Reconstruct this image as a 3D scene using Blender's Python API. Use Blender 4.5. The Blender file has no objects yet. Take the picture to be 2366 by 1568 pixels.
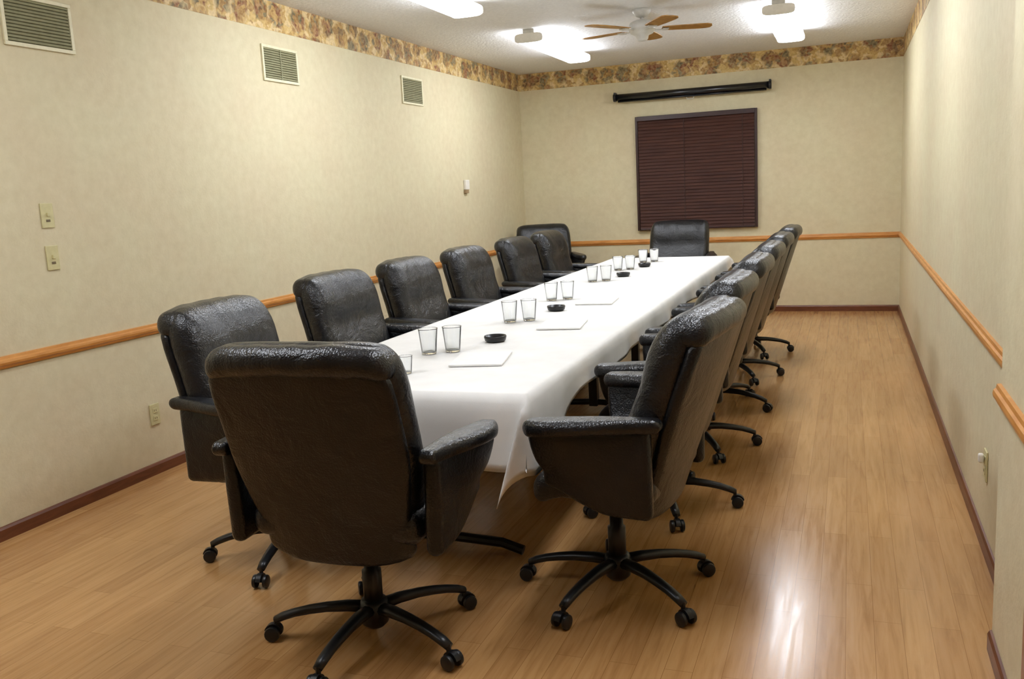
import bpy, bmesh, math, random
from mathutils import Vector, Matrix, noise
random.seed(7)
PI = math.pi
SC = bpy.context.scene
COL = SC.collection

# ------------------------------------------------------------------ helpers
def link(o, parent=None):
    COL.objects.link(o)
    if parent is not None: o.parent = parent
    return o
def obj(name, bm, mat, parent=None, smooth=True, auto=None):
    me = bpy.data.meshes.new(name)
    bmesh.ops.recalc_face_normals(bm, faces=bm.faces)
    bm.to_mesh(me); bm.free()
    if mat: me.materials.append(mat)
    for p in me.polygons: p.use_smooth = smooth
    o = bpy.data.objects.new(name, me)
    link(o, parent)
    if smooth and auto:
        me.set_sharp_from_angle(angle=math.radians(auto))
    return o
def tag(o, label=None, cat=None, group=None, kind=None):
    if label: o['label'] = label
    if cat: o['category'] = cat
    if group: o['group'] = group
    if kind: o['kind'] = kind
    return o
def struct(name, bm, mat, smooth=False):
    return tag(obj(name, bm, mat, None, smooth), kind='structure')
def empty(name, loc=(0,0,0), rz=0):
    o = bpy.data.objects.new(name, None)
    o.empty_display_size = .1
    o.location = loc; o.rotation_euler = (0,0,rz)
    return link(o)
def copy_tree(root):
    r = root.copy(); COL.objects.link(r)
    for ch in root.children:
        c = ch.copy(); COL.objects.link(c); c.parent = r
        for g in ch.children:
            d = g.copy(); COL.objects.link(d); d.parent = c
    return r
def add_box(bm, x0, x1, y0, y1, z0, z1, bev=0.0, seg=2):
    vs = [bm.verts.new((x, y, z)) for x in (x0,x1) for y in (y0,y1) for z in (z0,z1)]
    fs = []
    for f in ((0,1,3,2),(4,6,7,5),(0,4,5,1),(2,3,7,6),(0,2,6,4),(1,5,7,3)):
        fs.append(bm.faces.new([vs[i] for i in f]))
    if bev > 0:
        es = set(e for f in fs for e in f.edges)
        bmesh.ops.bevel(bm, geom=list(es), offset=bev, segments=seg, affect='EDGES', profile=.5)
    return bm
def box(x0, x1, y0, y1, z0, z1, bev=0.0, seg=2):
    return add_box(bmesh.new(), x0, x1, y0, y1, z0, z1, bev, seg)
def rounded(bm, h, r, f=None, nm=8, nr=4):
    """closed rounded box with half sizes h and radius r, then warped by f"""
    def axis(hh):
        rr = min(r, hh*.999)
        a = [-hh + rr*(1-math.cos(i/nr*PI/2))*1.0 for i in range(nr)]
        a = [-hh + rr*(i/nr) for i in range(nr)]
        m = [-(hh-rr) + 2*(hh-rr)*i/nm for i in range(nm+1)] if hh-rr > 1e-4 else [0]
        b = [-v for v in reversed(a)]
        return a + m + b
    A = [axis(x) for x in h]
    cache = {}
    def V(p):
        k = tuple(round(c, 6) for c in p)
        if k not in cache:
            q = []
            for c, hh in zip(p, h):
                rr = min(r, hh*.999); q.append(max(-(hh-rr), min(hh-rr, c)))
            d = Vector([a-b for a, b in zip(p, q)])
            rad = Vector([min(r, hh*.999) for hh in h])
            if d.length > 1e-9:
                n = Vector((d.x/rad.x, d.y/rad.y, d.z/rad.z)); n.normalize()
                w = Vector((q[0]+n.x*rad.x, q[1]+n.y*rad.y, q[2]+n.z*rad.z))
            else: w = Vector(p)
            if f: w = Vector(f(w.x, w.y, w.z))
            cache[k] = bm.verts.new(w)
        return cache[k]
    for ax in range(3):
        i, j = [(1,2),(2,0),(0,1)][ax]
        for s in (-1, 1):
            for a in range(len(A[i])-1):
                for b in range(len(A[j])-1):
                    pts = []
                    for (da, db) in ((0,0),(1,0),(1,1),(0,1)):
                        p = [0,0,0]; p[ax] = s*h[ax]; p[i] = A[i][a+da]; p[j] = A[j][b+db]
                        pts.append(V(p))
                    if len(set(pts)) < 3: continue
                    pts = list(dict.fromkeys(pts))
                    try: bm.faces.new(pts if s > 0 else pts[::-1])
                    except ValueError: pass
    return bm
def lathe(bm, prof, n=24, c=(0,0,0), axis='z'):
    rings = []
    for r, z in prof:
        ring = []
        if r < 1e-6:
            ring = [bm.verts.new(_ax((0,0,z), axis, c))]
        else:
            for i in range(n):
                a = 2*PI*i/n
                ring.append(bm.verts.new(_ax((r*math.cos(a), r*math.sin(a), z), axis, c)))
        rings.append(ring)
    for A, B in zip(rings, rings[1:]):
        for i in range(n):
            j = (i+1) % n
            if len(A) == 1 and len(B) == 1: continue
            if len(A) == 1: bm.faces.new((A[0], B[i], B[j]))
            elif len(B) == 1: bm.faces.new((A[i], A[j], B[0]))
            else: bm.faces.new((A[i], A[j], B[j], B[i]))
    return bm
def _ax(p, axis, c):
    x, y, z = p
    if axis == 'x': x, y, z = z, x, y
    elif axis == 'y': x, y, z = y, z, x
    return (x+c[0], y+c[1], z+c[2])
def tube(bm, pts, rad, n=10, squash=(1,1), cap=True):
    pts = [Vector(p) for p in pts]
    if not isinstance(rad, (list, tuple)): rad = [rad]*len(pts)
    rings = []
    for i, p in enumerate(pts):
        t = (pts[min(i+1, len(pts)-1)] - pts[max(i-1, 0)]).normalized()
        up = Vector((0,0,1)) if abs(t.z) < .95 else Vector((0,1,0))
        s = t.cross(up).normalized(); u = s.cross(t)
        rings.append([bm.verts.new(p + s*math.cos(2*PI*k/n)*rad[i]*squash[0] + u*math.sin(2*PI*k/n)*rad[i]*squash[1]) for k in range(n)])
    for A, B in zip(rings, rings[1:]):
        for k in range(n): bm.faces.new((A[k], A[(k+1)%n], B[(k+1)%n], B[k]))
    if cap:
        bm.faces.new(rings[0][::-1]); bm.faces.new(rings[-1])
    return bm
def sm(a, b, x):
    t = max(0, min(1, (x-a)/(b-a))); return t*t*(3-2*t)

# ------------------------------------------------------------------ materials
def lin(c): return tuple(((v/255+.055)/1.055)**2.4 if v/255 > .04045 else v/255/12.92 for v in c) + (1,)
def mat(name, col=None, rough=.5, spec=.5, metal=0):
    m = bpy.data.materials.new(name); m.use_nodes = True
    b = m.node_tree.nodes['Principled BSDF']
    if col: b.inputs['Base Color'].default_value = lin(col)
    b.inputs['Roughness'].default_value = rough
    b.inputs['Specular IOR Level'].default_value = spec
    b.inputs['Metallic'].default_value = metal
    return m, m.node_tree.nodes, m.node_tree.links, b
def N(ns, t, **kw):
    n = ns.new(t)
    for k, v in kw.items():
        if k.startswith('i_'): n.inputs[k[2:].replace('_', ' ')].default_value = v
        else: setattr(n, k, v)
    return n
def coords(ns, ls, scale=(1,1,1), rot=(0,0,0)):
    tc = ns.new('ShaderNodeTexCoord'); mp = ns.new('ShaderNodeMapping')
    mp.inputs['Scale'].default_value = scale; mp.inputs['Rotation'].default_value = rot
    ls.new(tc.outputs['Object'], mp.inputs['Vector'])
    return mp.outputs['Vector']
def ramp(ns, ls, src, stops, interp='LINEAR'):
    r = ns.new('ShaderNodeValToRGB'); r.color_ramp.interpolation = interp
    e = r.color_ramp.elements
    while len(e) < len(stops): e.new(.5)
    for k, (p, c) in zip(e, stops): k.position = p; k.color = lin(c)
    ls.new(src, r.inputs['Fac'])
    return r.outputs['Color']
def bump(ns, ls, b, src, strength=.3, dist=.01):
    n = ns.new('ShaderNodeBump'); n.inputs['Strength'].default_value = strength; n.inputs['Distance'].default_value = dist
    ls.new(src, n.inputs['Height']); ls.new(n.outputs['Normal'], b.inputs['Normal'])
def mix(ns, ls, a, b_, fac, mode='MIX'):
    m = ns.new('ShaderNodeMix'); m.data_type = 'RGBA'; m.blend_type = mode
    for s, v in (('Factor', fac),):
        if isinstance(v, (int, float)): m.inputs[0].default_value = v
        else: ls.new(v, m.inputs[0])
    for idx, v in ((6, a), (7, b_)):
        if isinstance(v, tuple): m.inputs[idx].default_value = v
        else: ls.new(v, m.inputs[idx])
    return m.outputs[2]

def wall_mat():
    m, ns, ls, b = mat('wallpaper', rough=.62, spec=.3)
    v = coords(ns, ls)
    n1 = N(ns, 'ShaderNodeTexNoise', i_Scale=16.0, i_Detail=5.0, i_Roughness=.6); ls.new(v, n1.inputs['Vector'])
    n2 = N(ns, 'ShaderNodeTexNoise', i_Scale=2.3, i_Detail=2.0); ls.new(v, n2.inputs['Vector'])
    c1 = ramp(ns, ls, n1.outputs['Fac'], [(.3, (207,195,160)), (.7, (222,212,180))])
    c2 = ramp(ns, ls, n2.outputs['Fac'], [(.3, (212,198,166)), (.7, (218,212,178))])
    ls.new(mix(ns, ls, c1, c2, .45), b.inputs['Base Color'])
    n3 = N(ns, 'ShaderNodeTexNoise', i_Scale=70.0, i_Detail=4.0); ls.new(v, n3.inputs['Vector'])
    bump(ns, ls, b, n3.outputs['Fac'], .25, .004)
    return m
def ceiling_mat():
    m, ns, ls, b = mat('ceiling_paint', rough=.8, spec=.2)
    v = coords(ns, ls)
    n = N(ns, 'ShaderNodeTexNoise', i_Scale=45.0, i_Detail=5.0); ls.new(v, n.inputs['Vector'])
    ls.new(ramp(ns, ls, n.outputs['Fac'], [(.3, (230,231,232)), (.7, (240,241,242))]), b.inputs['Base Color'])
    bump(ns, ls, b, n.outputs['Fac'], .5, .01)
    return m
def floor_mat():
    m, ns, ls, b = mat('laminate_planks', rough=.3, spec=.45)
    v = coords(ns, ls, rot=(0,0,PI/2))
    br = N(ns, 'ShaderNodeTexBrick', i_Scale=1.0)
    br.offset = .37; br.offset_frequency = 2
    for k, x in (('Brick Width', .74), ('Row Height', .085), ('Mortar Size', .0009), ('Mortar Smooth', .3), ('Bias', 0.0)):
        br.inputs[k].default_value = x
    br.inputs['Color1'].default_value = (0,0,0,1); br.inputs['Color2'].default_value = (1,1,1,1); br.inputs['Mortar'].default_value = (0,0,0,1)
    ls.new(v, br.inputs['Vector'])
    base = ramp(ns, ls, br.outputs['Color'], [(0, (172,126,78)), (.5, (186,140,88)), (1, (199,154,100))])
    vg = coords(ns, ls, scale=(28, 1.6, 1))
    g = N(ns, 'ShaderNodeTexNoise', i_Scale=1.6, i_Detail=6.0, i_Roughness=.6, i_Distortion=.6); ls.new(vg, g.inputs['Vector'])
    gr = ramp(ns, ls, g.outputs['Fac'], [(.28, (150,104,62)), (.5, (190,144,92)), (.75, (206,164,112))])
    c = mix(ns, ls, base, gr, .5)
    c2 = mix(ns, ls, c, lin((150,106,62)), br.outputs['Fac'])
    ls.new(c2, b.inputs['Base Color'])
    ls.new(ramp(ns, ls, g.outputs['Fac'], [(.3, (112,112,112)), (.7, (138,138,138))]), b.inputs['Roughness'])
    bump(ns, ls, b, g.outputs['Fac'], .06, .002)
    return m
def border_mat():
    m, ns, ls, b = mat('floral_border_paper', rough=.55, spec=.3)
    v0 = coords(ns, ls)
    sx = ns.new('ShaderNodeSeparateXYZ'); ls.new(v0, sx.inputs[0])
    ad = N(ns, 'ShaderNodeMath', operation='ADD'); ls.new(sx.outputs[0], ad.inputs[0]); ls.new(sx.outputs[1], ad.inputs[1])
    cm = ns.new('ShaderNodeCombineXYZ'); ls.new(ad.outputs[0], cm.inputs[0]); ls.new(sx.outputs[2], cm.inputs[1])
    v = cm.outputs[0]
    wob = N(ns, 'ShaderNodeTexNoise', i_Scale=14.0, i_Detail=2.0); ls.new(v, wob.inputs['Vector'])
    vv = N(ns, 'ShaderNodeMixRGB', blend_type='ADD'); vv.inputs[0].default_value = .12
    ls.new(v, vv.inputs[1]); ls.new(wob.outputs['Color'], vv.inputs[2])
    big = N(ns, 'ShaderNodeTexVoronoi', voronoi_dimensions='2D', i_Scale=5.2, i_Randomness=.55); ls.new(vv.outputs[0], big.inputs['Vector'])
    mask = ramp(ns, ls, big.outputs['Distance'], [(.34, (255,255,255)), (.5, (0,0,0))])
    vo = N(ns, 'ShaderNodeTexVoronoi', i_Scale=24.0, i_Randomness=1.0); ls.new(vv.outputs[0], vo.inputs['Vector'])
    sep = ns.new('ShaderNodeSeparateColor'); ls.new(vo.outputs['Color'], sep.inputs['Color'])
    c = ramp(ns, ls, sep.outputs['Red'], [(0, (150,112,62)), (.2, (122,64,48)), (.36, (92,94,78)), (.55, (186,150,92)), (.68, (104,78,56)), (.84, (160,116,80)), (.93, (128,124,104))], 'CONSTANT')
    bg = ramp(ns, ls, sep.outputs['Green'], [(0, (212,182,118)), (.35, (226,204,156)), (.7, (196,160,96)), (.88, (170,134,86))], 'CONSTANT')
    n = N(ns, 'ShaderNodeTexNoise', i_Scale=38.0, i_Detail=3.0); ls.new(v, n.inputs['Vector'])
    c2 = ramp(ns, ls, n.outputs['Fac'], [(.38, (138,104,64)), (.5, (200,168,112)), (.62, (222,198,148))])
    ls.new(mix(ns, ls, mix(ns, ls, bg, c, mask), c2, .3), b.inputs['Base Color'])
    return m
def wood_mat(name, a, c, rough=.35, scale=(2,2,30)):
    m, ns, ls, b = mat(name, rough=rough)
    v = coords(ns, ls, scale=scale)
    n = N(ns, 'ShaderNodeTexNoise', i_Scale=2.0, i_Detail=5.0, i_Distortion=.8); ls.new(v, n.inputs['Vector'])
    ls.new(ramp(ns, ls, n.outputs['Fac'], [(.3, a), (.7, c)]), b.inputs['Base Color'])
    return m
def leather_mat(name, a, c, rough=.36):
    m, ns, ls, b = mat(name, rough=rough, spec=.55)
    v = coords(ns, ls)
    n = N(ns, 'ShaderNodeTexNoise', i_Scale=9.0, i_Detail=5.0, i_Roughness=.55, i_Distortion=1.2); ls.new(v, n.inputs['Vector'])
    ls.new(ramp(ns, ls, n.outputs['Fac'], [(.3, a), (.7, c)]), b.inputs['Base Color'])
    vo = N(ns, 'ShaderNodeTexVoronoi', i_Scale=170.0); ls.new(v, vo.inputs['Vector'])
    ad = N(ns, 'ShaderNodeMath', operation='MULTIPLY_ADD'); ls.new(vo.outputs['Distance'], ad.inputs[0]); ad.inputs[1].default_value = .12
    ls.new(n.outputs['Fac'], ad.inputs[2])
    bump(ns, ls, b, ad.outputs[0], .45, .02)
    return m
def cloth_mat():
    m, ns, ls, b = mat('white_tablecloth', rough=.75, spec=.25)
    v = coords(ns, ls)
    n = N(ns, 'ShaderNodeTexNoise', i_Scale=6.0, i_Detail=4.0); ls.new(v, n.inputs['Vector'])
    ls.new(ramp(ns, ls, n.outputs['Fac'], [(.3, (232,231,228)), (.7, (242,241,238))]), b.inputs['Base Color'])
    w = N(ns, 'ShaderNodeTexNoise', i_Scale=260.0, i_Detail=1.0); ls.new(v, w.inputs['Vector'])
    bump(ns, ls, b, w.outputs['Fac'], .08, .002)
    return m
def plain(name, col, rough=.5, spec=.5, metal=0, nscale=40, var=6):
    m, ns, ls, b = mat(name, rough=rough, spec=spec, metal=metal)
    v = coords(ns, ls)
    n = N(ns, 'ShaderNodeTexNoise', i_Scale=float(nscale), i_Detail=2.0); ls.new(v, n.inputs['Vector'])
    lo = tuple(max(0, x-var) for x in col); hi = tuple(min(255, x+var) for x in col)
    ls.new(ramp(ns, ls, n.outputs['Fac'], [(.35, lo), (.65, hi)]), b.inputs['Base Color'])
    return m
M = {}
M['wall'] = wall_mat(); M['ceil'] = ceiling_mat(); M['floor'] = floor_mat(); M['border'] = border_mat()
M['oak'] = wood_mat('oak_rail', (186,122,56), (214,152,82), .32, (3,3,20))
M['base'] = wood_mat('dark_baseboard_wood', (92,50,28), (118,68,42), .38, (3,3,20))
M['leather'] = leather_mat('black_leather', (15,16,19), (30,31,34), .29)
M['leather_back'] = leather_mat('black_vinyl_back', (8,9,12), (17,18,22), .34)
M['leather_back'].node_tree.nodes['Principled BSDF'].inputs['Coat Weight'].default_value = .15
M['leather_back'].node_tree.nodes['Principled BSDF'].inputs['Specular IOR Level'].default_value = .4
M['leather_back'].node_tree.nodes['Principled BSDF'].inputs['Coat Roughness'].default_value = .25
M['plastic'] = plain('black_nylon', (20,21,24), .35, .5, var=3)
M['steel'] = plain('black_steel', (28,28,30), .3, .6, .3, var=3)
M['cloth'] = cloth_mat()
M['vent'] = plain('olive_grille_paint', (150,148,116), .5, var=4)
M['ventdark'] = plain('vent_duct_dark', (122,121,92), .7, var=6)
M['ventframe'] = plain('cream_grille_frame', (226,220,188), .45, var=4)
M['plate'] = plain('almond_plate', (206,198,150), .45, var=4)
M['plate_dark'] = plain('slot_brown', (110,96,70), .5, var=4)
M['white'] = plain('white_plastic', (236,232,222), .4, var=3)
M['white_metal'] = plain('white_enamel', (206,204,198), .4, var=3)
M['grey_cap'] = plain('grey_end_cap', (150,148,144), .5, var=3)
M['blade'] = wood_mat('oak_fan_blade', (142,98,34), (176,130,56), .4, (12,12,3))
M['slat'] = wood_mat('mahogany_slats', (60,32,24), (78,45,33), .6, (1,1,14))
M['slat_dark'] = plain('mahogany_dark', (48,22,18), .35, var=4)
M['cord'] = plain('brown_cord', (60,36,30), .8, var=3)
M['screen'] = plain('black_screen_case', (14,16,22), .22, .6, var=3)
M['paper'] = plain('white_paper', (244,243,240), .7, var=2)
M['dish'] = plain('black_glazed_dish', (10,10,11), .3, var=2)
M['table'] = plain('table_laminate', (120,92,70), .5, var=6)
M['doorwood'] = wood_mat('door_casing_wood', (128,78,42), (154,98,56), .35, (12,12,2))
def glass():
    m, ns, ls, b = mat('clear_glass', (252,253,253), .02, .5)
    b.inputs['Transmission Weight'].default_value = 1.0; b.inputs['IOR'].default_value = 1.48
    return m
M['glass'] = glass()
def lamp_mat(s):
    m = bpy.data.materials.new('lit_acrylic_lens'); m.use_nodes = True
    ns, ls = m.node_tree.nodes, m.node_tree.links
    ns.clear(); e = ns.new('ShaderNodeEmission'); o = ns.new('ShaderNodeOutputMaterial')
    e.inputs['Color'].default_value = (.90, .935, 1.0, 1); e.inputs['Strength'].default_value = s
    ls.new(e.outputs[0], o.inputs[0]); return m
M['lamp'] = lamp_mat(22.3)

M['slat'].node_tree.nodes['Principled BSDF'].inputs['Specular IOR Level'].default_value = .25
# ------------------------------------------------------------------ room
W, D, H = 4.065, 10.104, 2.741
WN, YJ = 3.983, 2.857          # near part of the right wall stands forward of the far part
Y0 = -3.2
HB, RL = 2.555, .792
T = .12
struct('floor', box(-T, W+T, Y0-T, D+T, -.1, 0), M['floor'])
struct('ceiling', box(-T, W+T, Y0-T, D+T, H, H+.1), M['ceil'])
struct('wall_left', box(-T, 0, Y0-T, D+T, 0, H), M['wall'])
struct('wall_back', box(0, W, D, D+T, 0, H), M['wall'])
struct('wall_front', box(0, WN, Y0-T, Y0, 0, H), M['wall'])
DY0, DY1, DH = 1.33, 2.23, 2.05     # doorway in the near right wall
bm = box(W, W+T, YJ, D+T, 0, H)
struct('wall_right', bm, M['wall'])
bm = box(WN, W+T, DY1, YJ, 0, H)
add_box(bm, WN, W+T, Y0-T, DY0, 0, H); add_box(bm, WN, W+T, DY0, DY1, DH, H)
struct('wall_right_near', bm, M['wall'])
# door, closed, with wooden casing
dr = tag(empty('door_1', (WN, (DY0+DY1)/2, 0)), kind='structure')
def local(o_bm, o): 
    bmesh.ops.translate(o_bm, verts=o_bm.verts, vec=-Vector(o.location)); return o_bm
obj('door_panel', local(box(WN+.03, WN+.07, DY0+.012, DY1-.012, .008, DH-.01, .003), dr), M['doorwood'], dr, False)
bm = box(WN-.018, WN-.0005, DY1-.005, DY1+.06, 0.001, DH+.06, .004)
add_box(bm, WN-.018, WN-.0005, DY0-.06, DY0+.005, 0.001, DH+.06, .004)
add_box(bm, WN-.018, WN-.0005, DY0+.005, DY1-.005, DH-.005, DH+.06, .004)
obj('door_casing', local(bm, dr), M['doorwood'], dr, False)
bm = lathe(bmesh.new(), [(0,0),(.012,.0),(.012,.03),(.026,.04),(.03,.055),(.02,.068),(0,.07)], 16, axis='x')
bmesh.ops.rotate(bm, verts=bm.verts, cent=(0,0,0), matrix=Matrix.Rotation(PI, 3, 'Z'))
k = obj('door_knob', bm, plain('brass_knob', (190,160,90), .25, .5, 1), dr); k.location = (.03, -.36, 1.0)

# baseboards / chair rail / wallpaper border
BT, BH = .012, .064
def strip_along_y(name, x, side, y0, y1, z0, z1, t, m, prof=None):
    """strip on a wall at x, projecting towards side (+1 / -1) with a moulded profile"""
    prof = prof or [(0,0),(1,0),(1,1),(0,1)]
    bm = bmesh.new(); rings = []
    for y in (y0, y1):
        rings.append([bm.verts.new((x+side*(t*a+.0006), y, z0+(z1-z0)*b)) for a, b in prof])
    n = len(prof)
    for k in range(n): bm.faces.new((rings[0][k], rings[0][(k+1)%n], rings[1][(k+1)%n], rings[1][k]))
    bm.faces.new(rings[0][::-1]); bm.faces.new(rings[1])
    return struct(name, bm, m)
def strip_along_x(name, y, x0, x1, z0, z1, t, m, prof=None, side=-1):
    prof = prof or [(0,0),(1,0),(1,1),(0,1)]
    bm = bmesh.new(); rings = []
    for x in (x0, x1):
        rings.append([bm.verts.new((x, y+side*(t*a+.0006), z0+(z1-z0)*b)) for a, b in prof])
    n = len(prof)
    for k in range(n): bm.faces.new((rings[0][k], rings[0][(k+1)%n], rings[1][(k+1)%n], rings[1][k]))
    bm.faces.new(rings[0][::-1]); bm.faces.new(rings[1])
    return struct(name, bm, m)
PB = [(0,0),(1,0),(1,.8),(.55,.95),(0,1)]
PR = [(0,0),(.45,.02),(.55,.2),(.9,.32),(1,.5),(.9,.68),(.6,.78),(.5,.98),(0,1)]
strip_along_y('baseboard_left', 0, 1, Y0, D-.014, 0, BH, BT, M['base'], PB)
strip_along_x('baseboard_back', D, .0, W, 0, BH, BT, M['base'], PB)
strip_along_y('baseboard_right', W, -1, YJ+.001, D-.014, 0, BH, BT, M['base'], PB)
strip_along_y('baseboard_right_near', WN, -1, DY1+.062, YJ, 0, BH, BT, M['base'], PB)
RT = .022
strip_along_y('trim_1', 0, 1, Y0, D-.024, RL-.027, RL+.03, RT, M['oak'], PR)
strip_along_x('trim_2', D, 0, W, RL-.027, RL+.03, RT, M['oak'], PR)
strip_along_y('trim_3', W, -1, YJ+.001, D-.024, RL-.027, RL+.03, RT, M['oak'], PR)
strip_along_y('trim_4', WN, -1, DY1+.062, YJ, RL-.027, RL+.03, RT, M['oak'], PR)
strip_along_y('trim_5', 0, 1, Y0, D-.003, HB, H, .0015, M['border'])
strip_along_x('trim_6', D, 0, W, HB, H, .0015, M['border'])
strip_along_y('trim_7', W, -1, YJ+.001, D-.003, HB, H, .0015, M['border'])
strip_along_y('trim_8', WN, -1, Y0, YJ, HB, H, .0015, M['border'])

# ------------------------------------------------------------------ ceiling lights
def light_fixture(cx, y0, y1, label):
    t = empty('ceiling_light', (cx, (y0+y1)/2, H))
    L = (y1-y0)/2
    obj('housing', box(-.05, .05, -L, L, -.03, -.0005, .004), M['white_metal'], t, False)
    # wraparound lens, open prism profile
    bm = bmesh.new(); prof = []
    for i in range(20):
        a = 2*PI*i/20
        prof.append((-.118*math.copysign(abs(math.cos(a))**.45, math.cos(a)), -.066-.038*math.copysign(abs(math.sin(a))**.55, math.sin(a))))
    rings = [[bm.verts.new((x, y, z)) for x, z in prof] for y in (-L+.016, L-.016)]
    n = len(prof)
    for k in range(n): bm.faces.new((rings[0][k], rings[0][(k+1)%n], rings[1][(k+1)%n], rings[1][k]))
    bm.faces.new(rings[0]); bm.faces.new(rings[1][::-1])
    obj('lens', bm, M['lamp'], t, False)
    for s in (-1, 1):
        bm = bmesh.new()
        A = [bm.verts.new((x*1.02, s*(L-.016), z*1.0-.002)) for x, z in prof]
        B = [bm.verts.new((x*1.02, s*L, z*1.0-.002)) for x, z in prof]
        for k in range(n): bm.faces.new((A[k], A[(k+1)%n], B[(k+1)%n], B[k]))
        bm.faces.new(A[::-1]); bm.faces.new(B)
        obj('end_cap', bm, M['white'], t, False)
    tag(t, label, 'ceiling light', 'wraparound ceiling lights')
    return t
light_fixture(1.08, 4.60, 6.05, 'long white ceiling light cut by the top edge of the photo, above the left chairs')
light_fixture(1.08, 7.33, 8.83, 'long white ceiling light left of the fan, near the far left corner')
light_fixture(3.06, 7.33, 8.90, 'long white ceiling light right of the fan, near the far right corner')
for (x, a) in ((3.06, 4.60), (3.06, 1.80), (1.08, 1.0)):  # unseen fixtures added for lighting; the left one placed to brighten the near floor
    light_fixture(x, a, a+1.45, 'long white ceiling light out of view nearer the viewer, added to light the room')

# ------------------------------------------------------------------ ceiling fan
fan = tag(empty('ceiling_fan', (2.08, 7.08, H)), 'white ceiling fan with five oak blades hanging between the lights', 'ceiling fan')
obj('canopy', lathe(bmesh.new(), [(0,-.0005),(.07,-.0005),(.068,-.02),(.045,-.05),(.018,-.06),(0,-.06)], 24), M['white_metal'], fan)
obj('downrod', lathe(bmesh.new(), [(0,-.055),(.012,-.055),(.012,-.09),(0,-.09)], 12), M['white_metal'], fan)
obj('motor_housing', lathe(bmesh.new(), [(0,-.075),(.05,-.078),(.09,-.095),(.1,-.12),(.1,-.15),(.085,-.175),(.05,-.19),(.045,-.215),(.03,-.23),(0,-.232)], 32), M['white_metal'], fan)
for k in range(5):
    a = math.radians(18+72*k)
    def warp(x, y, z):
        w = .8+.35*sm(.1, .5, x+.32) 
        y2 = y*w
        return (x+.34, y2*math.cos(.28), z + y2*math.sin(.28))
    bm = rounded(bmesh.new(), (.19, .062, .004), .05, warp, 6, 4) if False else bmesh.new()
    # blade outline with rounded tip
    out = [(.15,-.045),(.2,-.054),(.3,-.062),(.43,-.068),(.49,-.064),(.52,-.046),(.53,0),(.52,.046),(.49,.064),(.43,.068),(.3,.062),(.2,.054),(.15,.045)]
    top, bot = [], []
    for x, y in out:
        z = -y*math.tan(.08)
        top.append(bm.verts.new((x, y, z+.003))); bot.append(bm.verts.new((x, y, z-.003)))
    bm.faces.new(top); bm.faces.new(bot[::-1])
    n = len(out)
    for i in range(n): bm.faces.new((top[i], bot[i], bot[(i+1)%n], top[(i+1)%n]))
    b = obj('blade', bm, M['blade'], fan, False); b.location = (0,0,-.145); b.rotation_euler = (0,0,a)
    bm = box(.08, .2, -.014, .014, -.012, -.005, .002)
    add_box(bm, .155, .2, -.035, .035, -.0115, -.0045, .002)
    obj('blade_bracket', bm, M['white_metal'], b, False)

# ------------------------------------------------------------------ wall vents
def vent(y0, y1, z0, z1, label, split=False):
    t = empty('wall_vent', (0, (y0+y1)/2, (z0+z1)/2))
    hy, hz = (y1-y0)/2, (z1-z0)/2
    obj('backing', box(.0006, .004, -hy, hy, -hz, hz), M['ventdark'], t, False)
    bm = bmesh.new(); f = .018
    for (a, b_, c, d) in ((-hy-f, hy+f, hz, hz+f), (-hy-f, hy+f, -hz-f, -hz), (-hy-f, -hy, -hz, hz), (hy, hy+f, -hz, hz)):
        add_box(bm, .0006, .012, a, b_, c, d, .002)
    obj('frame', bm, M['ventframe'], t, False)
    bm = bmesh.new(); n = 13
    for i in range(n):
        z = -hz + (i+.5)*2*hz/n
        vs = [bm.verts.new(p) for p in ((.004,-hy,z+.007),(.011,-hy,z-.004),(.011,hy,z-.004),(.004,hy,z+.007),(.0045,-hy,z+.0085),(.0125,-hy,z-.003),(.0125,hy,z-.003),(.0045,hy,z+.0085))]
        for q in ((0,1,2,3),(7,6,5,4),(0,4,5,1),(2,6,7,3),(1,5,6,2),(3,7,4,0)): bm.faces.new([vs[j] for j in q])
    if split: add_box(bm, .004, .013, -.004, .004, -hz, hz)
    obj('louvers', bm, M['vent'], t, False)
    tag(t, label, 'wall vent', 'olive grille vents on the left wall')
vent(3.20, 3.565, 2.222, 2.42, 'olive louvered wall vent at the top left corner of the photo, nearest of the three')
vent(5.15, 5.52, 2.245, 2.438, 'olive wall vent with a vertical centre bar, middle of three on the left wall', True)
vent(7.12, 7.485, 2.235, 2.430, 'small olive wall vent nearest the far left corner')

# small wall plates
def plate(name, loc, hy, hz, label, cat, kind, side=1):
    t = empty(name, loc)
    s = side
    a, b_ = sorted((s*.0006, s*.007))
    obj('cover_plate', box(a, b_, -hy, hy, -hz, hz, .002), M['plate'], t, False)
    if kind == 'switch':
        a, b_ = sorted((s*.006, s*.016))
        obj('toggle', box(a, b_, -.006, .006, -.004, .014, .002), M['plate'], t, False)
        a, b_ = sorted((s*.0065, s*.0085))
        obj('slot', box(a, b_, -.012, .012, -.03, -.018, .001), M['plate_dark'], t, False)
    else:
        for q in (-1, 1):
            o = obj('socket', box(*sorted((s*.006, s*.0095)), -.017, .017, q*.021-.014, q*.021+.014, .002), M['plate'], t, False)
            bm = box(*sorted((s*.009, s*.0102)), -.008, -.005, q*.021-.005, q*.021+.006)
            add_box(bm, *sorted((s*.009, s*.0102)), .005, .008, q*.021-.005, q*.021+.006)
            obj('slots', bm, M['plate_dark'], o, False)
    return tag(t, label, cat)
plate('light_switch', (0, 3.29, 1.435), .036, .058, 'almond light switch plate on left wall, upper of two plates', 'light switch', 'switch')
plate('light_switch', (0, 3.29, 1.235), .036, .058, 'almond light switch plate on left wall, lower of two plates', 'light switch', 'switch')
plate('wall_outlet', (0, 3.83, .33), .036, .058, 'almond power outlet low on left wall beside the leftmost chair', 'outlet', 'outlet')
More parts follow.
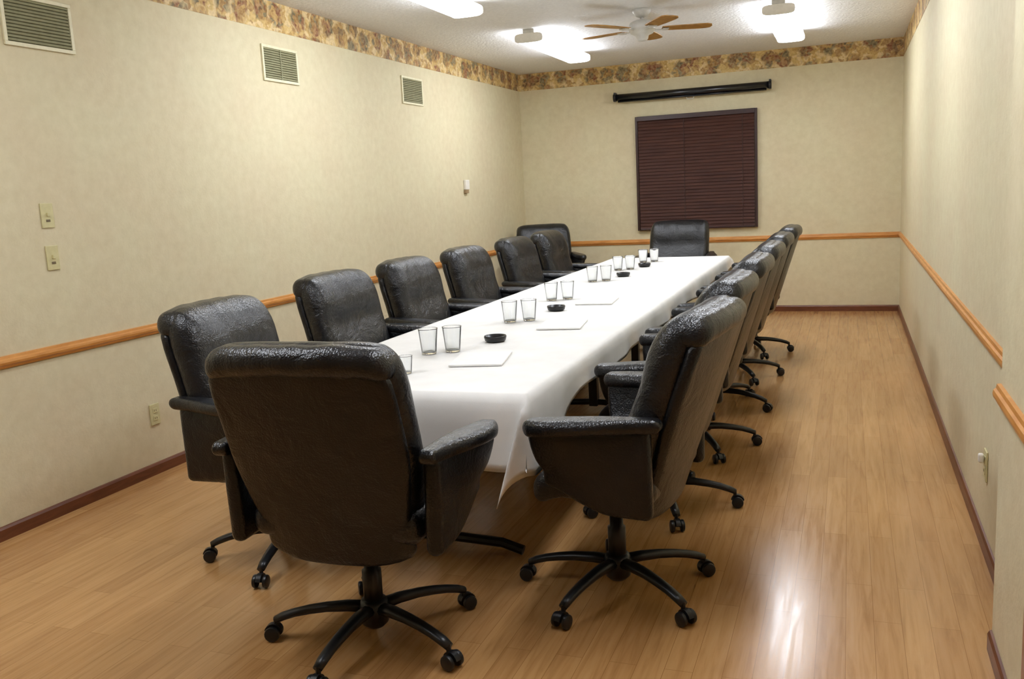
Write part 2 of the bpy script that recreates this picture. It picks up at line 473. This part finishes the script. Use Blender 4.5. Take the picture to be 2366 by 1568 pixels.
plate('wall_outlet', (W, 3.69, .325), .036, .058, 'almond power outlet low on right wall beyond the wall corner', 'outlet', 'outlet', -1)
nl = tag(empty('wall_night_light', (W-.012, 3.33, .345)), 'small white plug-in light in the right wall outlet', 'night light')
nl.location = (W-.0105, 3.69, .352)
obj('body', rounded(bmesh.new(), (.010, .014, .017), .007, lambda x,y,z: (x-.010, y, z), 3, 3), M['white'], nl)
th = tag(empty('wall_thermostat', (0, 8.36, 1.51)), 'small white thermostat on the left wall above the chairs', 'thermostat')
obj('casing', box(.0006, .03, -.045, .045, -.04, .055, .006), M['white'], th, False)
obj('dial_recess', box(.0006, .026, -.05, .03, -.075, -.041, .004), plain('thermostat_base_brown', (150,126,94), .5), th, False)

# ------------------------------------------------------------------ window blind and projection screen
bl = tag(empty('window_blind', (2.0, D, .92)), 'closed dark mahogany window blind on the far wall', 'window blind')
BW, BHH = .622, 1.245
obj('headrail', box(-BW-.008, BW+.008, -.062, -.0006, BHH-.05, BHH, .003), M['slat_dark'], bl, False)
bm = bmesh.new(); n = 34
for i in range(n):
    z = .035 + i*(BHH-.095)/(n-1)
    vs = [bm.verts.new(p) for p in ((-BW,-.044,z-.019),(BW,-.044,z-.019),(BW,-.030,z+.024),(-BW,-.030,z+.024),(-BW,-.041,z-.02),(BW,-.041,z-.02),(BW,-.027,z+.023),(-BW,-.027,z+.023))]
    for q in ((0,1,2,3),(7,6,5,4),(0,4,5,1),(2,6,7,3),(1,5,6,2),(3,7,4,0)): bm.faces.new([vs[j] for j in q])
obj('slats', bm, M['slat'], bl, False)
obj('bottom_rail', box(-BW, BW, -.05, -.022, 0.0, .02, .004), M['slat_dark'], bl, False)
bm = box(-BW-.03, -BW-.004, -.05, -.0006, -.0, BHH, .003)
obj('side_channel', bm, M['slat_dark'], bl, False)
bm = box(BW+.004, BW+.03, -.05, -.0006, -.0, BHH, .003)
obj('side_channel', bm, M['slat_dark'], bl, False)
for x in (-.12, .5):
    obj('ladder_cord', box(x-.004, x+.004, -.047, -.0455, .01, BHH-.05), M['cord'], bl, False)
sc_ = tag(empty('wall_projection_screen', (1.963, D-.075, 2.385)), 'rolled-up projection screen in a black tube above the window blind', 'projection screen')
bm = bmesh.new(); tube(bm, [(-.815,0,0),(.815,0,0)], .037, 20)
obj('screen_case', bm, M['screen'], sc_)
for s in (-1, 1):
    bm = bmesh.new(); tube(bm, [(s*.812,0,.0),(s*.838,0,.0)], .043, 20)
    add_box(bm, min(s*.815,s*.835), max(s*.815,s*.835), -.02, .073, .03, .055, .003)
    obj('end_cap', bm, M['plastic'], sc_)
bm = bmesh.new(); tube(bm, [(-.79,-.004,-.044),(.79,-.004,-.044)], .010, 8)
obj('screen_hem', bm, M['screen'], sc_)
bm = bmesh.new(); tube(bm, [(-.04,-.01,-.056),(-.03,-.012,-.075),(.03,-.012,-.075),(.04,-.01,-.056)], .005, 8)
obj('pull_handle', bm, M['white_metal'], sc_)

# ------------------------------------------------------------------ office chair (faces +Y)
ch = empty('office_chair')
def back_y(z):      # rear plane of the backrest
    return -.225 - .175*((z-.40)/.62)
def back_w(z, x):
    t = sm(.88, 1.05, z)
    w = .255 + .045*sm(.40, .75, z)
    return x/.30*w*(1-.045*t*t)
def back_warp(x, y, z):
    # x,y,z in local box (half .30,.055,.30) centred
    zz = .719 + z*1.12
    u = x/.30
    w = back_w(zz, x)
    yy = y
    if y > 0:      # front face cushioning
        e = (1-abs(u)**4)*(1-abs(z/.30)**6)
        yy = y + e*(.030 + .022*math.exp(-((zz-.93)/.07)**2) + .026*math.exp(-((zz-.66)/.11)**2) - .012*math.exp(-((zz-.81)/.02)**2))
    yy += .03*u*u      # wings curve forward
    zt = zz - .024*u**6*sm(.8, 1.02, zz) + .03*u*u*(1-sm(.42, .6, zz))
    nz = noise.noise(Vector((x*9, y*9, z*11)))*.005
    return (w, back_y(zz)+.075+yy+nz, zt+nz*.5)
obj('backrest', rounded(bmesh.new(), (.30, .055, .30), .05, back_warp, 16, 5), M['leather'], ch)
def shell_warp(x, y, z):
    zz = .668 + z*1.19
    u = x/.275
    w = back_w(zz, x*1.09)*.97
    zt = zz - .03*u**4*sm(.75, .95, zz) + .04*u*u*u*u*(1-sm(.40, .55, zz))
    return (w, back_y(zz)+y+.012+.03*u*u, zt)
obj('back_panel', rounded(bmesh.new(), (.275, .022, .275), .022, shell_warp, 14, 4), M['leather_back'], ch)
def roll_warp(x, y, z):
    u = x/.285
    return (back_w(.98, x*1.03), back_y(1.0)+.035+y+.03*u*u, 1.006+z-.026*u**6 + noise.noise(Vector((x*14, 2, z*10)))*.006)
obj('top_roll', rounded(bmesh.new(), (.285, .058, .046), .044, roll_warp, 16, 5), M['leather'], ch)
def seat_warp(x, y, z):
    u, v = x/.285, y/.215
    zz = z
    if z > 0: zz += .02*(1-u**4)*(1-v**4)
    return (x, y-.015, .472+zz - .03*sm(.5, 1, v))
obj('seat', rounded(bmesh.new(), (.285, .215, .052), .045, seat_warp, 12, 4), M['leather'], ch)
def flare(y, z):
    return (.006 + .052*sm(-.2, .2, y))*sm(.46, .70, z)
for s in (-1, 1):
    def panel_warp(x, y, z, s=s):
        zz = .552 + z; yy = y-.045
        lift = .085*sm(-.12, .16, yy)*(1-sm(.40, .60, zz))
        bul = .010*(1-(y/.205)**2)*(1-(z/.14)**2)
        return (s*(.315 + x + flare(yy, zz) + (bul if x > 0 else 0)), yy - .03*(1-sm(.47,.66,zz))*sm(0,.2,yy), zz+lift)
    arm = obj('armrest', rounded(bmesh.new(), (.026, .195, .150), .024, panel_warp, 10, 4), M['leather_back'], ch)
    def pad_warp(x, y, z, s=s):
        yy = y-.055; v = (yy+.27)/.43
        w = .55 + .55*sm(0, .6, v)
        if v > .66: w *= math.sqrt(max(.12, 1-((v-.66)/.37)**2))
        return (s*(.325 + .045*sm(0, 1, v) + x*w), yy, .696 + z*(.8+.2*v) + .016*(1-v) - .006*v*v)
    obj('arm_pad', rounded(bmesh.new(), (.052, .222, .028), .027, pad_warp, 12, 4), M['leather'], arm)
bm = box(-.12, .12, -.14, .12, .375, .412, .01)
obj('tilt_mechanism', bm, M['plastic'], ch, False)
bm = bmesh.new(); tube(bm, [(.1,.03,.385),(.2,.03,.38),(.25,.03,.37)], [.006,.006,.011], 8)
obj('height_lever', bm, M['plastic'], ch)
bm = bmesh.new(); lathe(bm, [(0,.105),(.032,.105),(.032,.24),(.024,.245),(.024,.39),(0,.39)], 20)
obj('gas_column', bm, M['steel'], ch)
bm = bmesh.new(); lathe(bm, [(0,.045),(.03,.045),(.045,.06),(.05,.12),(.04,.14),(0,.14)], 24)
obj('base_hub', bm, M['plastic'], ch)
RB = .335
for k in range(5):
    bm = bmesh.new()
    pts = [(.03,0,.112),(.09,0,.115),(.16,0,.112),(.22,0,.104),(.27,0,.094),(.31,0,.082),(.338,0,.070)]
    tube(bm, pts, [.026,.025,.022,.0205,.019,.0185,.016], 10, (1.0,.75))
    leg = obj('base_leg', bm, M['plastic'], ch); leg.rotation_euler = (0,0,2*PI*k/5)
    bm = bmesh.new()
    for yy in (-.021, .021):
        lathe(bm, [(0,-.009),(.018,-.009),(.0245,-.006),(.026,0),(.0245,.006),(.018,.009),(0,.009)], 18, (RB+.012, yy, .0268), 'y')
    tube(bm, [(RB+.012,-.02,.0268),(RB+.012,.02,.0268)], .006, 8)
    # hood over the two wheels
    hood = []
    for i in range(9):
        a = math.radians(15+150*i/8)
        hood.append((RB+.012+.030*math.cos(a), .0268+.031*math.sin(a)))
    A = [bm.verts.new((x,-.010,z)) for x, z in hood]; B = [bm.verts.new((x,.010,z)) for x, z in hood]
    c0 = bm.verts.new((RB+.012,-.010,.024)); c1 = bm.verts.new((RB+.012,.010,.024))
    for i in range(8):
        bm.faces.new((A[i],A[i+1],B[i+1],B[i])); bm.faces.new((c0,A[i+1],A[i])); bm.faces.new((c1,B[i],B[i+1]))
    bm.faces.new((c0,A[0],B[0],c1)); bm.faces.new((c1,B[-1],A[-1],c0))
    tube(bm, [(RB,0,.05),(RB,0,.078)], .008, 8)
    obj('caster', bm, M['plastic'], leg, True, 40)
used = [False]
def chair(x, y, face, base, label, group, lean=0, spread=0):
    """face: heading of the sitter in degrees from +Y (counter-clockwise), base: angle of one caster from +X"""
    c = ch if not used[0] else copy_tree(ch)
    used[0] = True
    c.location = (x, y, 0); c.rotation_euler = (0,0,math.radians(face))
    k = 0
    for o in c.children:
        if o.name.startswith('base_leg'):
            o.rotation_euler = (0,0,math.radians(base-face+72*k)); k += 1
        if o.name.split('.')[0] in ('backrest', 'back_panel', 'top_roll'):   # tilt of this chair's back about the seat joint
            Rm = Matrix.Rotation(math.radians(lean), 4, 'X')
            p = Vector((0, -.20, .42))
            o.location = p - Rm.to_3x3() @ p; o.rotation_euler = (math.radians(lean), 0, 0)
        if o.name.startswith('armrest'):
            o.location = ((spread if o.data.vertices[0].co.x > 0 else -spread), 0, 0)
    tag(c, label, 'office chair', group)
    return c
GL, GR = 'chairs along the left side of the table', 'chairs along the right side of the table'
chair(2.11, 2.445, 3, 52.5, 'black leather office chair seen from behind at the near end of the table', None, 0, .014)
chair(1.42, 3.02, -87, 209, 'black leather chair nearest the left wall outlet, first of the left row', GL, -3.5)
chair(1.265, 4.17, -92, 10, 'black leather chair second along the left side, behind the chair seen from behind', GL, -3.5)
chair(1.265, 5.04, -90, 40, 'black leather chair third along the left side of the table', GL, -3.5)
chair(1.265, 5.96, -90, 25, 'black leather chair fourth along the left side of the table', GL, -3.5)
chair(1.265, 7.0, -90, 60, 'black leather chair fifth along the left side, overlapping the last one', GL, -3.5)
chair(1.265, 7.88, -90, 5, 'black leather chair last of the left row, in front of the corner chair', GL, -3.5)
chair(2.80, 2.99, 84, 35, 'black leather chair nearest on the right side, arm and whole base in view', GR, 2)
chair(2.77, 3.90, 88, 5.5, 'black leather chair second along the right side of the table', GR, 2)
chair(2.77, 4.84, 90, 14, 'black leather chair third along the right side of the table', GR, 2)
chair(2.77, 5.75, 90, 57, 'black leather chair fourth along the right side of the table', GR, 2)
chair(2.77, 6.68, 90, -58, 'black leather chair fifth along the right side of the table', GR, 2)
chair(2.78, 7.66, 90, 10, 'black leather chair farthest on the right side, back turned edge-on', GR, 2)
chair(1.95, 9.0, 180, 20, 'black leather chair at the far end of the table below the blind', None)
chair(.51, 9.30, 205, 30, 'black leather chair set apart in the far left corner', None)


# ------------------------------------------------------------------ table with cloth
TX0, TX1, TY0, TY1, TZ = 1.485, 2.555, 2.79, 8.32, .755
tb = tag(empty('conference_table', ((TX0+TX1)/2, (TY0+TY1)/2, 0)), 'long conference table hidden under the white tablecloth', 'table')
hx, hy = (TX1-TX0)/2, (TY1-TY0)/2
obj('tabletop', box(-hx, hx, -hy, hy, TZ-.016, TZ, .004), M['table'], tb, False)
for sy in (-.85, -.45, .0, .45, .85):
    bm = box(-.028, .028, sy*hy-.028, sy*hy+.028, .03, TZ-.017, .004)
    tube(bm, [(-.34,sy*hy,.02),(-.25,sy*hy,.045),(0,sy*hy,.055),(.25,sy*hy,.045),(.34,sy*hy,.02)], .02, 10)
    obj('leg', bm, M['steel'], tb, False)
CZ = TZ+.004
def drop_at(side, y, x):
    if side == 'R': return .27 - .15*sm(TY0+.12, TY0+.60, y) + .010*math.sin(y*5.1)
    if side == 'L': return .13 - .115*sm(3.1, 3.27, y)*(1-sm(3.52, 3.7, y))
    return .12 + .145*sm(1.5, 1.8, x)
def cloth():
    bm = bmesh.new()
    NS = 9
    xs = [TX0] + [TX0+.02+(TX1-TX0-.04)*i/12 for i in range(13)] + [TX1]
    ys = [TY0] + [TY0+.02+(TY1-TY0-.04)*i/110 for i in range(111)] + [TY1]
    nx, ny = len(xs), len(ys)
    grid = {}
    ntot = nx + 2*NS; mtot = ny + 2*NS
    for i in range(ntot):
        for j in range(mtot):
            sx = 0; ex = 0; sy = 0; ey = 0
            if i < NS: sx, ex, x = -1, (NS-i)/NS, TX0
            elif i >= NS+nx: sx, ex, x = 1, (i-NS-nx+1)/NS, TX1
            else: x = xs[i-NS]
            if j < NS: sy, ey, y = -1, (NS-j)/NS, TY0
            elif j >= NS+ny: sy, ey, y = 1, (j-NS-ny+1)/NS, TY1
            else: y = ys[j-NS]
            z = CZ
            if sx and not sy:
                d = drop_at('R' if sx > 0 else 'L', y, x)*ex
                rip = .005*math.sin(y*11+sx)*ex*ex + .003*math.sin(y*23)*ex
                x += sx*(.004 + .008*min(1, ex*3) + rip + .004); z -= d
            elif sy and not sx:
                d = drop_at('F', y, x)*ey
                rip = .010*math.sin(x*13+1)*ey*ey
                y += sy*(.014 + rip + .012*min(1, ey*3)); z -= d
            elif sx and sy:
                u = drop_at('R' if sx > 0 else 'L', y, x)*ex; v = drop_at('F', y, x)*ey
                L = math.hypot(u, v); ph = math.atan2(v, u)      # 0 on the side, pi/2 on the end
                f = math.sin(2*ph)
                w = L*.34*f
                if sx > 0 and sy < 0:
                    x += .012*math.cos(ph) - w*.80; y += -(.014*math.sin(ph)+.012) - w*.25 - .04*f*math.cos(ph)
                else:
                    x += sx*(.02*math.cos(ph)+.008+w*.7); y += sy*(.02*math.sin(ph)+.008+w*.7)
                z -= L*.985
            if not sx and not sy:
                z += .0012*noise.noise(Vector((x*4, y*4, 0)))
            grid[i,j] = bm.verts.new((x, y, z))
    for i in range(ntot-1):
        for j in range(mtot-1):
            bm.faces.new((grid[i,j], grid[i+1,j], grid[i+1,j+1], grid[i,j+1]))
    return bm
cl = obj('tablecloth', cloth(), M['cloth'])
md = cl.modifiers.new('thick', 'SOLIDIFY'); md.thickness = .0015; md.offset = 1
tag(cl, 'white tablecloth draped over the long table with a hanging corner point', 'tablecloth')

# ------------------------------------------------------------------ things on the table
SZ = CZ+.004
gb = bmesh.new()
lathe(gb, [(0,0),(.029,0),(.032,.003),(.042,.107),(.0428,.110),(.0412,.110),(.0395,.107),(.0300,.012),(.026,.009),(0,.009)], 28)
g0 = obj('drinking_glass', gb, M['glass'])
first = [True]
def drinking_glass(x, y, label, s=1.0):
    o = g0 if first[0] else g0.copy()
    if not first[0]: COL.objects.link(o)
    first[0] = False
    o.location = (x, y, SZ); o.scale = (s, s, s)
    tag(o, label, 'glass', 'clear drinking glasses on the table')
spots = []
for (px, py), w in (((1.915,3.50),'first pair, nearest the viewer'), ((1.955,4.40),'second pair along the cloth'), ((1.905,5.27),'third pair along the cloth'),
                    ((1.885,6.30),'fourth pair along the cloth'), ((1.87,7.14),'fifth pair along the cloth'), ((1.93,7.82),'sixth and farthest pair on the cloth')):
    for sg, nm in ((-1, 'left'), (1, 'right')):
        spots.append((px+sg*.043, py+sg*.03, 'clear drinking glass, %s one of the %s' % (nm, w)))
for x, y, l in spots: drinking_glass(x, y, l, 1.0)
drinking_glass(1.965, 3.07, 'small clear glass alone at the near left corner of the cloth', .62)
dm = bmesh.new()
lathe(dm, [(0,0),(.040,0),(.048,.006),(.052,.022),(.050,.028),(.046,.026),(.042,.012),(0,.009)], 32)
d0 = obj('round_dish', dm, M['dish'])
for i, (x, y, l) in enumerate(((2.055,3.79,'round black dish nearest the viewer on the white cloth'), (2.03,4.80,'round black dish second from the near end of the cloth'),
                 (1.985,6.62,'round black dish third from the near end of the cloth'), (1.985,7.38,'round black dish farthest along the white cloth'))):
    o = d0 if i == 0 else d0.copy()
    if i: COL.objects.link(o)
    o.location = (x, y, SZ); o.rotation_euler = (0,0,i)
    tag(o, l, 'dish', 'round black dishes down the middle of the table')
np_ = empty('notepad')
obj('pages', box(-.108, .108, -.14, .14, 0, .006, .001), M['paper'], np_, False)
obj('cover_sheet', box(-.1085, .1085, -.1405, .1405, .0061, .0070), M['paper'], np_, False)
for i, (x, y, r, l) in enumerate(((2.16,3.36,12,'white notepad nearest the viewer beside the first black dish'), (2.23,4.27,8,'white notepad between the first and second black dish'),
                    (2.17,5.17,5,'white notepad just beyond the second black dish'))):
    o = np_ if i == 0 else copy_tree(np_)
    o.location = (x, y, SZ); o.rotation_euler = (0,0,math.radians(r))
    tag(o, l, 'notepad', 'white notepads on the tablecloth')

# ------------------------------------------------------------------ camera
cam = bpy.data.cameras.new('camera'); co = bpy.data.objects.new('camera', cam); COL.objects.link(co)
yaw, pitch, roll, F = -0.36119989, 0.16340871, -0.05188871, 2085.263
fw = Vector((math.sin(yaw)*math.cos(pitch), math.cos(yaw)*math.cos(pitch), -math.sin(pitch)))
r = fw.cross(Vector((0,0,1))).normalized(); u = r.cross(fw)
r2 = math.cos(roll)*r + math.sin(roll)*u; u2 = -math.sin(roll)*r + math.cos(roll)*u
m = Matrix(((r2.x,u2.x,-fw.x,3.568075),(r2.y,u2.y,-fw.y,0),(r2.z,u2.z,-fw.z,1.44),(0,0,0,1)))
co.matrix_world = m
cam.sensor_fit = 'HORIZONTAL'; cam.sensor_width = 36; cam.lens = F/2366*36; cam.clip_start = .05
SC.camera = co

# ------------------------------------------------------------------ world / view
w = bpy.data.worlds.new('World'); SC.world = w; w.use_nodes = True
w.node_tree.nodes['Background'].inputs['Color'].default_value = (.5,.5,.5,1)
w.node_tree.nodes['Background'].inputs['Strength'].default_value = .05
SC.view_settings.view_transform = 'Standard'; SC.view_settings.look = 'None'
SC.view_settings.gamma = 1; SC.view_settings.exposure = 0.0; SC.view_settings.use_curve_mapping = False
SC.cycles.use_denoising = True
SC.cycles.use_adaptive_sampling = True; SC.cycles.adaptive_threshold = .1; SC.cycles.adaptive_min_samples = 16
SC.cycles.max_bounces = 7; SC.cycles.diffuse_bounces = 4; SC.cycles.glossy_bounces = 3; SC.cycles.transmission_bounces = 7; SC.cycles.transparent_max_bounces = 8
SC.cycles.caustics_reflective = False; SC.cycles.caustics_refractive = False
SC.cycles.sample_clamp_indirect = 6
